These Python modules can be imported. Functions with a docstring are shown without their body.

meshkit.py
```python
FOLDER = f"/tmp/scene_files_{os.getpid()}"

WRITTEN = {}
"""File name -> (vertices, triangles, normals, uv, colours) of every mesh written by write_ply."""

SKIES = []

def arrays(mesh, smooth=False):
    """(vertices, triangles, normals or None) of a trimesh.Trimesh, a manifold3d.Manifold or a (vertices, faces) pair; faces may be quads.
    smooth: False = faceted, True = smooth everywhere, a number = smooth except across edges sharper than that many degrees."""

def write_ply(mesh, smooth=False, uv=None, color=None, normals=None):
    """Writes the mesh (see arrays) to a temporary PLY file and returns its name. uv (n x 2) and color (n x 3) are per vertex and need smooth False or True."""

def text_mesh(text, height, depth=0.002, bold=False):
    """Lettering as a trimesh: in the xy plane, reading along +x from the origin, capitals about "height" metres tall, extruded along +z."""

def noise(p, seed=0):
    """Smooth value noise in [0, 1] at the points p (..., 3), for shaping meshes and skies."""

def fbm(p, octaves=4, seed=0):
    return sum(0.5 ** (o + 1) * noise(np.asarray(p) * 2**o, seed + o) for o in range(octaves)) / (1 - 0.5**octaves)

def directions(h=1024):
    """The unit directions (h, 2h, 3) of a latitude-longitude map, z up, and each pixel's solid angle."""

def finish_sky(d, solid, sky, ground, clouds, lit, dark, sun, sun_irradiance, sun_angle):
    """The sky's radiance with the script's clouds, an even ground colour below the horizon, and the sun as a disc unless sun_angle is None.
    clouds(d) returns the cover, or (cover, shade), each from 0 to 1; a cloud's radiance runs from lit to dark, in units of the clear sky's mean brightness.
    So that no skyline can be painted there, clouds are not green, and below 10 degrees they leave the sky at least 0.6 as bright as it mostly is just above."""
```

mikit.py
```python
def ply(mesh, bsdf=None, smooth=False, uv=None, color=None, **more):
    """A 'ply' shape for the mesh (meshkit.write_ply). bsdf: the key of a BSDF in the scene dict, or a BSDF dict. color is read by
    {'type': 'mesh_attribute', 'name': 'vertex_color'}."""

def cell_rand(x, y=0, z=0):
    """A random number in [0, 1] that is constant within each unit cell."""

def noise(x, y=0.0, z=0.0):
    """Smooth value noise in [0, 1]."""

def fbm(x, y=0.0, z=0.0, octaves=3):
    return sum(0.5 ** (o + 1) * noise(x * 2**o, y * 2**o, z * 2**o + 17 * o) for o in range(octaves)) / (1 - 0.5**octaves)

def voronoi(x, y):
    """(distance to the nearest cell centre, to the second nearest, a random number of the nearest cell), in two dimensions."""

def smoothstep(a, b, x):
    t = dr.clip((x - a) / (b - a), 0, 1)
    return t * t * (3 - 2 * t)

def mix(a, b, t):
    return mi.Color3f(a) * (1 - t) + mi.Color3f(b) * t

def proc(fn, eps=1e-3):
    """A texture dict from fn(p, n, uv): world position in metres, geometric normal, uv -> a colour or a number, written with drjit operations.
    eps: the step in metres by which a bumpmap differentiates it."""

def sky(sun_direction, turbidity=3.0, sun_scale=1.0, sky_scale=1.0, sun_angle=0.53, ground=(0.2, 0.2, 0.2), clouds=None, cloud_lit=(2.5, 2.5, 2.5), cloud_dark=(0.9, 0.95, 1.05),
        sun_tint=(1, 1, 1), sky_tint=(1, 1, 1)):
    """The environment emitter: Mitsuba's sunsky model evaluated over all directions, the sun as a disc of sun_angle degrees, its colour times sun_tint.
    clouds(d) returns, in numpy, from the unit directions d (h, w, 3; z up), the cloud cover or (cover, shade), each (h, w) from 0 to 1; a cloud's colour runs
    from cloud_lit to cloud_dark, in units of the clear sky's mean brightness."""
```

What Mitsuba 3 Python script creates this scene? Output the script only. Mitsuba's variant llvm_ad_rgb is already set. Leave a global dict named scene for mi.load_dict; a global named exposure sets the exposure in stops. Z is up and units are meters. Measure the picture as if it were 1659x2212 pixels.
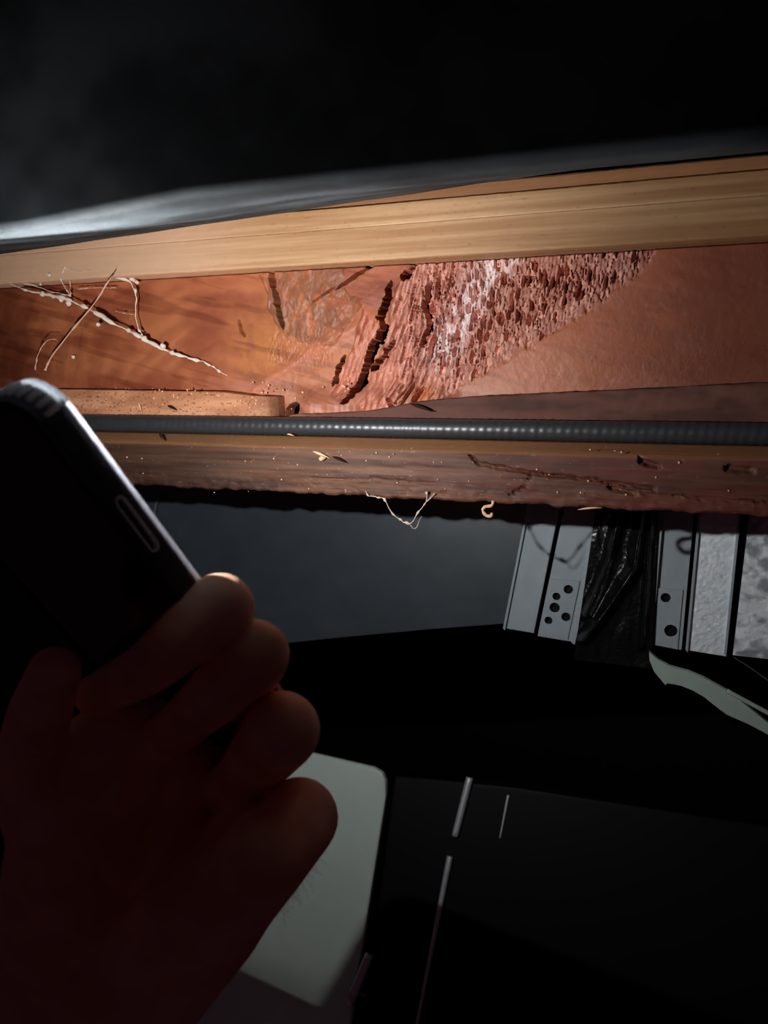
import math
import numpy as np
import trimesh
import drjit as dr
import mitsuba as mi
import manifold3d as m3
import shapely
import shapely.geometry as sg
from scipy.spatial import cKDTree
import mikit
import meshkit

rng = np.random.default_rng(7)
scene, labels = {}, {}

# ------------------------------------------------------------------ camera
# world: x runs along the timbers to the right, y goes into the depth, z is up
PSI, PIT = math.radians(20.2), math.radians(8.8)
CF = np.array([-math.cos(PIT) * math.sin(PSI), math.cos(PIT) * math.cos(PSI), -math.sin(PIT)])
CR = np.array([math.cos(PSI), math.sin(PSI), 0.0])
CU = np.cross(CR, CF)
CAM = np.array([0.0, 0.0, 1.0])
FPX = 1664.0
T = mi.ScalarTransform4f


def ray(x, y):
    return CF + CR * (x - 829.5) / FPX + CU * (1106 - y) / FPX


def at(x, y, d):
    return CAM + ray(x, y) * d


def aty(x, y, Y):
    r = ray(x, y)
    return CAM + r * (Y / r[1])


scene['camera'] = {
    'type': 'thinlens',
    'fov': math.degrees(2 * math.atan(829.5 / FPX)), 'fov_axis': 'x',
    'aperture_radius': 0.0012, 'focus_distance': 0.43,
    'near_clip': 0.01, 'far_clip': 50.0,
    'to_world': T().look_at(origin=CAM.tolist(), target=(CAM + CF).tolist(), up=[0, 0, 1]),
}
# ------------------------------------------------------------------ light: the torch of the phone (its lens is built with the phone), a faint reddish fill added to lift the blacks
exposure = 1.65
LED_RADIANCE = (5600, 5850, 5950)
LED_RADIUS = 0.0024
scene['added_fill'] = {'type': 'constant', 'radiance': {'type': 'rgb', 'value': [0.003, 0.0012, 0.002]}}

LED = at(41, 931, 0.243)
# frame of the phone: W across its width to the left, L along it to its top, A out of its back (the way the torch shines)
_v = ray(150, 1050)
_v = _v / np.linalg.norm(_v)
_r = np.cross(_v, [0, 0, 1.0])
_r /= np.linalg.norm(_r)
_u = np.cross(_r, _v)
loc = lambda a, b, c: _r * a + _v * b + _u * c
W = loc(-0.568, 0.814, -0.116)
W /= np.linalg.norm(W)
L = loc(-0.528, -0.252, 0.812)
L -= W * (L @ W)
L /= np.linalg.norm(L)
A = np.cross(W, L)
A /= np.linalg.norm(A)


# ------------------------------------------------------------------ helpers
def srgb(r, g, b):
    c = np.array([r, g, b]) / 255.0
    return np.where(c <= 0.04045, c / 12.92, ((c + 0.055) / 1.055) ** 2.4).tolist()


def rgb(c):
    return {'type': 'rgb', 'value': list(map(float, c))}


def mat(key, color, rough=0.6, spec=0.4, metallic=0.0, **more):
    c = color if isinstance(color, dict) else rgb(color)
    b = {'type': 'principled', 'base_color': c, 'roughness': rough, 'metallic': metallic, **more}
    if not metallic:
        b['specular'] = spec
    scene[key] = {'type': 'twosided', 'bsdf': b}


def bumped(key, color, fn, scale, rough=0.6, spec=0.4, metallic=0.0, eps=1e-4, **more):
    c = color if isinstance(color, dict) else rgb(color)
    b = {'type': 'principled', 'base_color': c, 'roughness': rough, 'metallic': metallic, **more}
    if not metallic:
        b['specular'] = spec
    scene[key] = {'type': 'twosided', 'bsdf': {'type': 'bumpmap', 'tex': mikit.proc(fn, eps), 'scale': scale, 'bsdf': b}}


def add(key, mesh, bsdf, label=None, cat=None, group=None, kind=None, smooth=False, **more):
    n, k = 0, key
    while k in scene:
        n += 1
        k = f'{key}_{n:03d}'
    scene[k] = mikit.ply(mesh, bsdf, smooth, **more)
    tag(k, label, cat, group, kind)
    return k


def tag(k, label=None, cat=None, group=None, kind=None):
    d = {a: b for a, b in (('label', label), ('category', cat), ('group', group), ('kind', kind)) if b}
    if d:
        labels[k] = d


def tube(path, rad, n=8, caps=True):
    """A tube along the path; rad a number or one per point."""
    P = np.asarray(path, float)
    r = np.broadcast_to(np.asarray(rad, float), (len(P),))
    t = np.gradient(P, axis=0)
    t /= np.linalg.norm(t, axis=1, keepdims=True) + 1e-12
    a = np.cross(t[0], [0.3, 0.2, 0.93])
    a /= np.linalg.norm(a)
    th = np.arange(n) * 2 * np.pi / n
    rings = []
    for i in range(len(P)):
        a = a - t[i] * (a @ t[i])
        a /= np.linalg.norm(a)
        b = np.cross(t[i], a)
        rings.append(P[i] + r[i] * (np.cos(th)[:, None] * a + np.sin(th)[:, None] * b))
    v = np.vstack(rings)
    f = []
    for i in range(len(P) - 1):
        for j in range(n):
            k = (j + 1) % n
            f += [[i * n + j, i * n + k, (i + 1) * n + k], [i * n + j, (i + 1) * n + k, (i + 1) * n + j]]
    if caps:
        v = np.vstack([v, P[0], P[-1]])
        m = len(P) * n
        for j in range(n):
            k = (j + 1) % n
            f += [[m, k, j], [m + 1, (len(P) - 1) * n + j, (len(P) - 1) * n + k]]
    return trimesh.Trimesh(v, f, process=False)


def spline(pts, n=40):
    """Catmull-Rom through the points."""
    P = np.asarray(pts, float)
    P = np.vstack([2 * P[0] - P[1], P, 2 * P[-1] - P[-2]])
    s = np.linspace(0, len(P) - 3 - 1e-9, n)
    i = s.astype(int)
    t = (s - i)[:, None]
    a, b, c, d = P[i], P[i + 1], P[i + 2], P[i + 3]
    return 0.5 * (2 * b + (c - a) * t + (2 * a - 5 * b + 4 * c - d) * t ** 2 + (3 * b - a - 3 * c + d) * t ** 3)


def box(x0, x1, y0, y1, z0, z1, bevel=0.0008):
    b = min(bevel, (x1 - x0) / 3, (y1 - y0) / 3, (z1 - z0) / 3)
    pts = []
    for x, sx in ((x0, 1), (x1, -1)):
        for y, sy in ((y0, 1), (y1, -1)):
            for z, sz in ((z0, 1), (z1, -1)):
                pts += [[x + sx * b, y + sy * b, z], [x + sx * b, y, z + sz * b], [x, y + sy * b, z + sz * b]]
    return trimesh.Trimesh(*tri(m3.Manifold.hull_points(np.array(pts))), process=False)


def tri(m):
    t = m.to_mesh()
    return np.array(t.vert_properties[:, :3]), np.array(t.tri_verts)


def sheet_xz(poly, y0, y1):
    """A polygon in (x, z) made a solid between depths y0 and y1."""
    p = sg.Polygon(poly) if not hasattr(poly, 'exterior') else poly
    m = trimesh.creation.extrude_polygon(p, y1 - y0, engine='earcut')
    v = np.array(m.vertices)
    return trimesh.Trimesh(np.column_stack([v[:, 0], y1 - v[:, 2], v[:, 1]]), np.array(m.faces), process=False)


def grid_faces(nu, nv, closed_v=False):
    i, j = np.meshgrid(np.arange(nu - 1), np.arange(nv if closed_v else nv - 1), indexing='ij')
    a = i * nv + j
    b = i * nv + (j + 1) % nv
    c, d = b + nv, a + nv
    return np.vstack([np.stack([a, b, c], -1).reshape(-1, 3), np.stack([a, c, d], -1).reshape(-1, 3)])


def front_solid(xs, zs, Y, yback):
    """A closed board: the front a grid of depths Y (len(xs), len(zs)); zs may be (len(xs), len(zs)) too."""
    nx = len(xs)
    Z = np.broadcast_to(zs, Y.shape)
    nz = Z.shape[1]
    X = np.repeat(xs[:, None], nz, 1)
    front = np.stack([X, Y, Z], -1)
    lo, hi = front[:, :1].copy(), front[:, -1:].copy()
    lo[..., 1] = yback
    hi[..., 1] = yback
    ring = np.concatenate([lo, front, hi], 1)          # an open strip round the front, closed at the back by the wrap-around
    n = nz + 2
    v = ring.reshape(-1, 3)
    f = grid_faces(nx, n, True)[:, ::-1]
    ends = []
    for i in (0, nx - 1):
        ids = i * n + np.arange(n)
        cen = len(v) + len(ends)
        ends.append(ring[i].mean(0))
        e = np.stack([ids, np.roll(ids, -1), np.full(n, cen)], -1)
        f = np.vstack([f, e if i == 0 else e[:, ::-1]])
    return trimesh.Trimesh(np.vstack([v, ends]), f, process=False), n


def rrect(x0, y0, x1, y1, r):
    return sg.box(x0 + r, y0 + r, x1 - r, y1 - r).buffer(r, 16)


def slab(poly, z0, z1, e=0.0):
    """A plate over a polygon in the phone's own frame, its long edges rounded by e."""
    if e <= 0:
        m = trimesh.creation.extrude_polygon(poly, z1 - z0, engine='earcut')
        m.apply_translation([0, 0, z0])
        return m3.Manifold(m3.Mesh(np.asarray(m.vertices, np.float32), np.asarray(m.faces, np.uint32)))
    pts = []
    for a in np.linspace(0, math.pi / 2, 6):
        q = np.array(poly.buffer(-e * (1 - math.cos(a))).exterior.coords)[:-1]
        s = e * (1 - math.sin(a))
        for z in (z0 + s, z1 - s):
            pts.append(np.column_stack([q, np.full(len(q), z)]))
    return m3.Manifold.hull_points(np.vstack(pts))


def fbm(x, y, z=0.0, octaves=4, seed=0):
    return meshkit.fbm(np.stack(np.broadcast_arrays(x, y, z), -1), octaves, seed)


def dist_line(u, v, pts):
    """Distance from (u, v) to the polyline and the place along it from 0 to 1."""
    pts = np.asarray(pts, float)
    best, where = np.full(u.shape, 1e9), np.zeros(u.shape)
    seg = np.linalg.norm(np.diff(pts, axis=0), axis=1)
    cum = np.concatenate([[0], np.cumsum(seg)]) / seg.sum()
    for k in range(len(pts) - 1):
        a, d = pts[k], pts[k + 1] - pts[k]
        t = np.clip(((u - a[0]) * d[0] + (v - a[1]) * d[1]) / (d @ d), 0, 1)
        q = np.hypot(u - a[0] - t * d[0], v - a[1] - t * d[1])
        near = q < best
        best, where = np.where(near, q, best), np.where(near, cum[k] + t * (cum[k + 1] - cum[k]), where)
    return best, where


def inside(u, v, poly):
    """Signed distance to the polygon's outline, positive inside."""
    p = np.vstack([poly, poly[:1]])
    d, _ = dist_line(u, v, p)
    m = shapely.contains_xy(sg.Polygon(poly), u, v)
    return np.where(m, d, -d)


def sstep(a, b, x):
    t = np.clip((x - a) / (b - a), 0, 1)
    return t * t * (3 - 2 * t)


def lerp(a, b, t):
    return np.asarray(a) * (1 - t[..., None]) + np.asarray(b) * t[..., None]


# ------------------------------------------------------------------ materials
def grain(p, n, uv):
    q = mikit.fbm(p.x * 9, p.y * 260, p.z * 260, 3)
    w = mikit.fbm(p.x * 3 + 5, p.y * 60, p.z * 90, 2)
    speck = mikit.smoothstep(0.74, 0.85, mikit.noise(p.x * 420, p.y * 500, p.z * 500))
    c = mikit.mix(srgb(188, 136, 92), srgb(216, 170, 124), mikit.smoothstep(0.3, 0.7, q))
    c = mikit.mix(c, mi.Color3f(srgb(150, 98, 56)), 0.3 * mikit.smoothstep(0.5, 0.72, w))
    c = mikit.mix(c, mi.Color3f(srgb(120, 70, 40)), 0.16 * speck)
    c = mikit.mix(c, c * mi.Color3f(0.5, 0.46, 0.42), mikit.smoothstep(-0.11, 0.02, p.x + 0.04 * w))  # right end darkened: falloff of the torch painted into the pine
    c = mikit.mix(c, mi.Color3f(srgb(236, 186, 150)), 0.8 * mikit.smoothstep(-0.2, -0.3, p.x))  # left end pinker, and paler to stand in for torch light
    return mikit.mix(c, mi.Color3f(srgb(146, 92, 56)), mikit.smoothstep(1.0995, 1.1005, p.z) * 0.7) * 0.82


def grain_bump(p, n, uv):
    return mikit.fbm(p.x * 30, p.y * 900, p.z * 900, 3)


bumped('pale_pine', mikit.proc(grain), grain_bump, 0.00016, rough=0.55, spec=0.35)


def rail_col(p, n, uv):
    q = mikit.fbm(p.x * 14, p.y * 300, p.z * 300, 3)
    w = mikit.fbm(p.x * 22 + 3, p.y * 20, p.z * 110, 3)
    fine = mikit.noise(p.x * 600, p.y * 900, p.z * 900)
    c = mikit.mix(srgb(88, 54, 40), srgb(134, 88, 62), mikit.smoothstep(0.25, 0.75, q))
    red = mikit.smoothstep(-0.16, -0.02, p.x) * mikit.smoothstep(0.35, 0.55, w)
    c = mikit.mix(c, mi.Color3f(srgb(128, 64, 50)), 0.7 * red)
    c = mikit.mix(c, mi.Color3f(srgb(92, 70, 56)), 0.6 * mikit.smoothstep(0.55, 0.7, w))
    top = mikit.smoothstep(0.9695, 0.9712, p.z)
    c = mikit.mix(c, mi.Color3f(srgb(178, 124, 82)), 0.65 * top)
    c = mikit.mix(c, mi.Color3f(srgb(200, 160, 130)), 0.35 * mikit.smoothstep(0.8, 0.95, fine))
    c = mikit.mix(c, c * mi.Color3f(0.42, 0.44, 0.46), mikit.smoothstep(-0.17, -0.26, p.x + 0.1 * (w - 0.5)) * (1 - 0.6 * top))  # shade beside the phone, painted on the rail's left face
    return mikit.mix(c, c * mi.Color3f(0.8, 0.75, 0.78), mikit.smoothstep(-0.10, 0.02, p.x + 0.06 * w)) * 0.66  # rail dimmed to the right, imitating the fading torch


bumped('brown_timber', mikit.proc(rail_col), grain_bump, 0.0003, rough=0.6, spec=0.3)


def lip_col(p, n, uv):
    w = mikit.fbm(p.x * 40 + 3, p.y * 60, p.z * 160, 3)
    fine = mikit.noise(p.x * 700, p.y * 900, p.z * 900)
    pit = mikit.smoothstep(0.70, 0.80, mikit.noise(p.x * 700 + 9, p.y * 700, p.z * 800))
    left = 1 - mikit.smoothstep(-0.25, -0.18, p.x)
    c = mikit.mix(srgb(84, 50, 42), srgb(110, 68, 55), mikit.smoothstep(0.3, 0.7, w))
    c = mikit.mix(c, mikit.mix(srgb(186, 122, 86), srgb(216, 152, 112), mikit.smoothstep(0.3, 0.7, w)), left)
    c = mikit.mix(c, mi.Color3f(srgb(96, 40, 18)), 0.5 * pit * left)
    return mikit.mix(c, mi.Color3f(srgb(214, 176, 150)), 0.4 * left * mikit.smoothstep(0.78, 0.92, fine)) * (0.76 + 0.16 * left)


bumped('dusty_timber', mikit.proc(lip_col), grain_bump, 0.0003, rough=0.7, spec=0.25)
vertex = {'type': 'mesh_attribute', 'name': 'vertex_color'}


def rot_bump(p, n, uv):
    return mikit.fbm(p.x * 900, p.y * 900, p.z * 500, 3)


bumped('rotten_wood', vertex, rot_bump, 0.00013, rough=0.5, spec=0.4)


def black_col(p, n, uv):
    w = mikit.fbm(p.x * 30, p.y * 30, p.z * 30, 4)
    return mikit.mix((0.014, 0.016, 0.017), (0.045, 0.05, 0.054), mikit.smoothstep(0.35, 0.7, w))


mat('black_paint', mikit.proc(black_col), rough=0.75, spec=0.2)
mat('cable_rubber', (0.026, 0.026, 0.028), rough=0.38, spec=0.6)


def dark_metal(p, n, uv):
    w = mikit.fbm(p.x * 60, p.y * 60, p.z * 60, 3)
    return mikit.mix((0.034, 0.042, 0.05), (0.058, 0.07, 0.082), w)


mat('dark_steel', mikit.proc(dark_metal), rough=0.36, spec=1.0)


def zinc(p, n, uv):
    a = mikit.voronoi(p.x * 260 + mikit.noise(p.z * 300) * 0.8, p.z * 230)
    return mikit.mix((0.80, 0.86, 0.90), (0.97, 0.99, 1.0), a[2])


def zinc_fine(p, n, uv):
    w = mikit.fbm(p.x * 40, p.y * 40, p.z * 30, 3)
    return mikit.mix((0.32, 0.36, 0.39), (0.44, 0.48, 0.5), w)


def zinc_mottle(p, n, uv):
    w = mikit.fbm(p.x * 110, p.y * 110, p.z * 130, 4)
    return mikit.mix((0.34, 0.37, 0.38), (0.98, 0.99, 1.0), mikit.smoothstep(0.32, 0.62, w))


def zinc_bump(p, n, uv):
    return mikit.fbm(p.x * 420, p.y * 420, p.z * 420, 3)


bumped('zinc_plain', mikit.proc(zinc_fine), zinc_bump, 0.00006, rough=0.5, spec=0.5)
bumped('zinc_spangle', mikit.proc(zinc), zinc_bump, 0.0011, rough=0.45, spec=1.0)
bumped('zinc_rough', mikit.proc(zinc_mottle), lambda p, n, uv: mikit.fbm(p.x * 190, p.y * 190, p.z * 190, 4), 0.0016, rough=0.4, spec=1.0)


def film_bump(p, n, uv):
    return mikit.fbm(p.x * 700, p.y * 700, p.z * 500, 2)


bumped('black_film', (0.005, 0.0045, 0.005), film_bump, 0.0003, rough=0.28, spec=0.6)
mat('phone_black', (0.006, 0.006, 0.007), rough=0.25, spec=0.5)
mat('screen_glass', (0.004, 0.004, 0.005), rough=0.12, spec=0.5)
mat('button_metal', (0.35, 0.35, 0.36), rough=0.3, metallic=1.0)
mat('black_lens', (0.004, 0.004, 0.005), rough=0.1, spec=0.6)
scene['clear_case'] = {'type': 'principledthin', 'base_color': rgb((0.16, 0.16, 0.18)), 'roughness': 0.3, 'diff_trans': 1.0, 'spec_trans': 0.6, 'eta': 1.3}
scene['lip_clear'] = {'type': 'principledthin', 'base_color': rgb((0.78, 0.78, 0.82)), 'roughness': 0.4, 'diff_trans': 1.3, 'spec_trans': 0.0, 'eta': 1.3}
scene['bumper_clear'] = {'type': 'principledthin', 'base_color': rgb((0.3, 0.31, 0.32)), 'roughness': 0.3, 'diff_trans': 1.3, 'spec_trans': 0.1, 'eta': 1.3}
scene['case_ridge'] = {'type': 'principledthin', 'base_color': rgb((0.96, 0.98, 0.97)), 'roughness': 0.4, 'diff_trans': 1.0, 'spec_trans': 0.0, 'eta': 1.3}


def skin(p, n, uv):
    w = mikit.fbm(p.x * 60, p.y * 60, p.z * 60, 3)
    return mikit.mix(srgb(228, 154, 122), srgb(250, 190, 158), mikit.smoothstep(0.3, 0.7, w))


def skin_bump(p, n, uv):
    return mikit.fbm(p.x * 700, p.y * 700, p.z * 700, 3)


bumped('skin', mikit.proc(skin), skin_bump, 0.00022, rough=0.5, spec=0.45)
mat('body_hair', (0.03, 0.02, 0.015), rough=0.5)
mat('web', srgb(232, 214, 196), rough=0.9, spec=0.1)
mat('web_thin', srgb(205, 180, 160), rough=0.9, spec=0.1)
mat('pale_chip', srgb(226, 178, 140), rough=0.8, spec=0.1)
mat('dark_chip', srgb(44, 26, 20), rough=0.8, spec=0.1)


def mint(p, n, uv):
    w = mikit.fbm(p.x * 18, p.y * 18, p.z * 12, 3)
    return mikit.mix(srgb(214, 228, 212), srgb(236, 248, 234), w)


mat('pale_enamel', mikit.proc(mint), rough=0.4, spec=0.5)
mat('pale_plastic', srgb(176, 190, 176), rough=0.5)
mat('black_plastic', (0.004, 0.0036, 0.0038), rough=0.55, spec=0.2)
mat('chrome', (0.8, 0.76, 0.82), rough=0.5, metallic=0.6)
mat('dark_ground', (0.022, 0.02, 0.019), rough=0.9, spec=0.1)
mat('grey_wire', srgb(96, 96, 108), rough=0.5)
mat('web_dim', srgb(206, 160, 136), rough=0.9, spec=0.1)

# ------------------------------------------------------------------ setting: the dark behind and below
add('wall_back', box(-3.0, 2.2, 1.5, 1.55, -0.4, 1.9), 'dark_ground', kind='structure')
add('floor', box(-3.0, 2.2, 0.3, 1.5, -0.45, -0.4), 'dark_ground', kind='structure')

# ------------------------------------------------------------------ the rotten beam
MM = 0.001
us = np.arange(-590, 210.01, 0.45)
vs = np.arange(-24, 70.51, 0.43)
vs[-1] = 70.5
Ug, Vg = np.meshgrid(us, vs, indexing='ij')
wob = 2.2 * (fbm(Ug / 9, Vg / 9, 0, 3, 1) - 0.5)
wob2 = 2.2 * (fbm(Ug / 9, Vg / 9, 5, 3, 2) - 0.5)
u, v = Ug + wob, Vg + wob2

rot_poly = np.array([(-140.7, 69.3), (-134.1, 78), (-5.9, 78), (-16, 60), (-26.8, 52.0), (-46.9, 37.6), (-77.7, 20.5), (-105.4, 4.1), (-118, -4), (-126.6, -12), (-145.9, -14), (-168, -10), (-163.6, 7.4), (-152.8, 33.2), (-150.1, 53.4)])
left_poly = np.array([(-151.6, 55.6), (-158.6, 41.1), (-167.0, 47.8), (-171, 33), (-174.4, 23.4), (-188.3, -0.4), (-177.5, -6), (-165.8, 15.4), (-155.8, 38.5)])
plate_poly = np.array([(-235.1, 76), (-179.7, 76), (-181.3, 60.0), (-165.6, 49.1), (-186.0, 28.9), (-209.9, 30.7), (-218.4, 36.3), (-225.0, 43.2)])
d_rot, d_left, d_plate = inside(u, v, rot_poly), inside(u, v, left_poly), inside(u, v, plate_poly)
rot_soft = sstep(-1.0, 3.0, d_rot + 5 * (fbm(Ug / 2.2, Vg / 4.5, 4, 3, 14) - 0.5) * sstep(-130, -110, Ug))
rot = np.maximum(rot_soft, 0.9 * sstep(-0.8, 1.5, d_left))
# cracked little blocks of the rot, long upright near the crack and finer to the right
shear = 0.30 * sstep(-95, -150, Ug)
uu = Ug - shear * Vg - 0.06 * Vg + 0.7 * (fbm(Ug / 5, Vg / 9, 2, 2, 9) - 0.5)
vv = Vg + 1.6 * (fbm(Ug / 4, Vg / 8, 7, 2, 11) - 0.5)


def cells(pu, pv, seed):
    r = np.random.default_rng(seed)
    nu, nv = np.arange(-260, 160, pu), np.arange(-60, 110, pv)
    P = np.stack(np.meshgrid(nu, nv, indexing='ij'), -1).reshape(-1, 2) + r.uniform(-0.5, 0.5, (len(nu) * len(nv), 2)) * [pu, pv]
    t = cKDTree(P / [pu, pv])
    Q = np.column_stack([(uu / pu).ravel(), (vv / pv).ravel()])
    d, i = t.query(Q, k=2)
    return (d[:, 1] - d[:, 0]).reshape(u.shape), r.uniform(0, 1, len(P))[i[:, 0]].reshape(u.shape), d[:, 0].reshape(u.shape)


e1, h1, c1 = cells(2.7, 13.0, 3)
e2, h2, c2 = cells(1.75, 5.6, 4)
near_crack = sstep(-95, -140, Ug)
edge = np.where(near_crack > 0.5, e1, e2)
depth1 = (1 - sstep(0.02, 0.34, e1)) * (0.5 + 1.2 * h1) * near_crack
depth2 = (1 - sstep(0.0, 0.30, e2)) * (0.35 + 1.3 * h2) * (1 - 0.55 * near_crack)
clump = sstep(0.5, 0.66, fbm(Ug / 9, Vg / 13, 6, 3, 15))
deep = sstep(0.76, 0.80, h2) * sstep(0.62, 0.42, c2) * (4.5 + 6.0 * clump) * (1 - near_crack) + sstep(0.84, 0.88, h1) * sstep(0.6, 0.4, c1) * 6.0 * near_crack
fade = np.clip(d_rot / 20, 0.3, 1)
block = (h1 - 0.5) * 1.5 * near_crack + (h2 - 0.5) * 1.1 + c2 * -0.35
Yd = rot * (0.7 - block * fade + (depth1 * 2.6 + depth2 * (1.4 + 1.2 * clump)) * (0.35 + 0.65 * fade) + 1.6 * deep * fade)
Yd += rot * 1.1 * (fbm(uu / 1.1, vv / 2.6, 3, 3, 21) - 0.5)
# smooth wood: shallow waves along its arcs of grain, a broken plate standing proud, cracks, a diagonal ridge
rc = np.hypot((Ug + 262) * 0.62, Vg - 6)
ring = rc + 16 * (fbm(Ug / 40, Vg / 25, 0, 4, 31) - 0.5)
smooth = 1 - rot
Yd += smooth * (1.6 * (fbm(Ug / 45, Vg / 22, 4, 3, 32) - 0.5) + 0.05 * np.sin(ring * 1.5) * sstep(-190, -215, Ug) + 0.22 * (fbm(Ug / 3, Vg / 3, 0, 3, 33) - 0.5))
plate_edge = d_plate + 9 * (fbm(Ug / 7.0, Vg / 12, 8, 4, 41) - 0.5)
plate = sstep(-0.3, 0.9, plate_edge)
Yd -= smooth * plate * (1.0 + 3.0 * (fbm(Ug / 5, Vg / 9, 1, 4, 42) - 0.5))
lower_frag = sstep(0, 12, -Vg + 42) * sstep(0, 8, Vg - 14) * sstep(-232, -222, Ug) * sstep(-184, -194, Ug)
Yd += smooth * lower_frag * 1.4 * np.abs(fbm(Ug / 1.3, Vg / 4, 2, 3, 43) - 0.5) * 2.2


def crack(pts, w0, dep, seed, tip=0.12, jag=1.5):
    uj = Ug + jag * 2 * (fbm(Ug / 2.5, Vg / 2.5, seed, 3, seed) - 0.5)
    vj = Vg + jag * 2 * (fbm(Ug / 2.5, Vg / 2.5, seed + 3, 3, seed + 1) - 0.5)
    d, t = dist_line(uj, vj, pts)
    w = w0 * (0.55 + 0.9 * fbm(t * 7, 0.0, seed, 2, seed)) * sstep(0, tip, t) * sstep(0, tip, 1 - t) + 1e-3
    return sstep(1.15, 0.75, d / w) * dep


Yd += crack([(-149.6, 64.5), (-152.2, 53.6), (-156.4, 42.3), (-154.8, 34.6), (-161.4, 25.2), (-164.4, 16.7), (-168.2, 7.5), (-176.4, -5)], 2.3, 60, 51)
Yd += crack([(-135.2, 72), (-139, 68), (-144.4, 62.3)], 1.4, 60, 53)
Yd += crack([(-149.5, 29.6), (-154, 22), (-162.2, 11.7)], 1.5, 60, 54)
Yd += crack([(-165.5, 8.3), (-171, 0), (-177.1, -6.7)], 1.7, 60, 55)
Yd += crack([(-127, 62), (-131, 48), (-128, 38), (-133, 24)], 1.3, 30, 56)
Yd += crack([(-186, 3), (-184, 12), (-178, 22)], 1.1, 25, 57)
Yd += crack([(-226.0, 76), (-223.8, 60.6), (-220.6, 48.5), (-218.3, 37.0)], 1.4, 8, 58, jag=1.0)
Yd += crack([(-184.3, 58.6), (-171.2, 66.1), (-156.3, 73.5)], 0.75, 20, 59, jag=0.4)
Yd += crack([(-199, 52), (-190, 57), (-184, 60)], 0.55, 3, 60, jag=0.4)
Yd += crack([(-249, 44), (-247, 37), (-244, 33)], 0.7, 3, 61, jag=0.4)
Yd += crack([(-150, -2), (-146, -7), (-143, -13)], 1.2, 6, 62)
Yd += crack([(-131, 4), (-133, -4), (-131, -11)], 1.3, 6, 63)
dr1, t1 = dist_line(u, v, [(-238, 1.7), (-197.9, 24.8), (-160.8, 42.3)])
Yd -= smooth * 1.6 * np.exp(-(dr1 / 3.2) ** 2)
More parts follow.
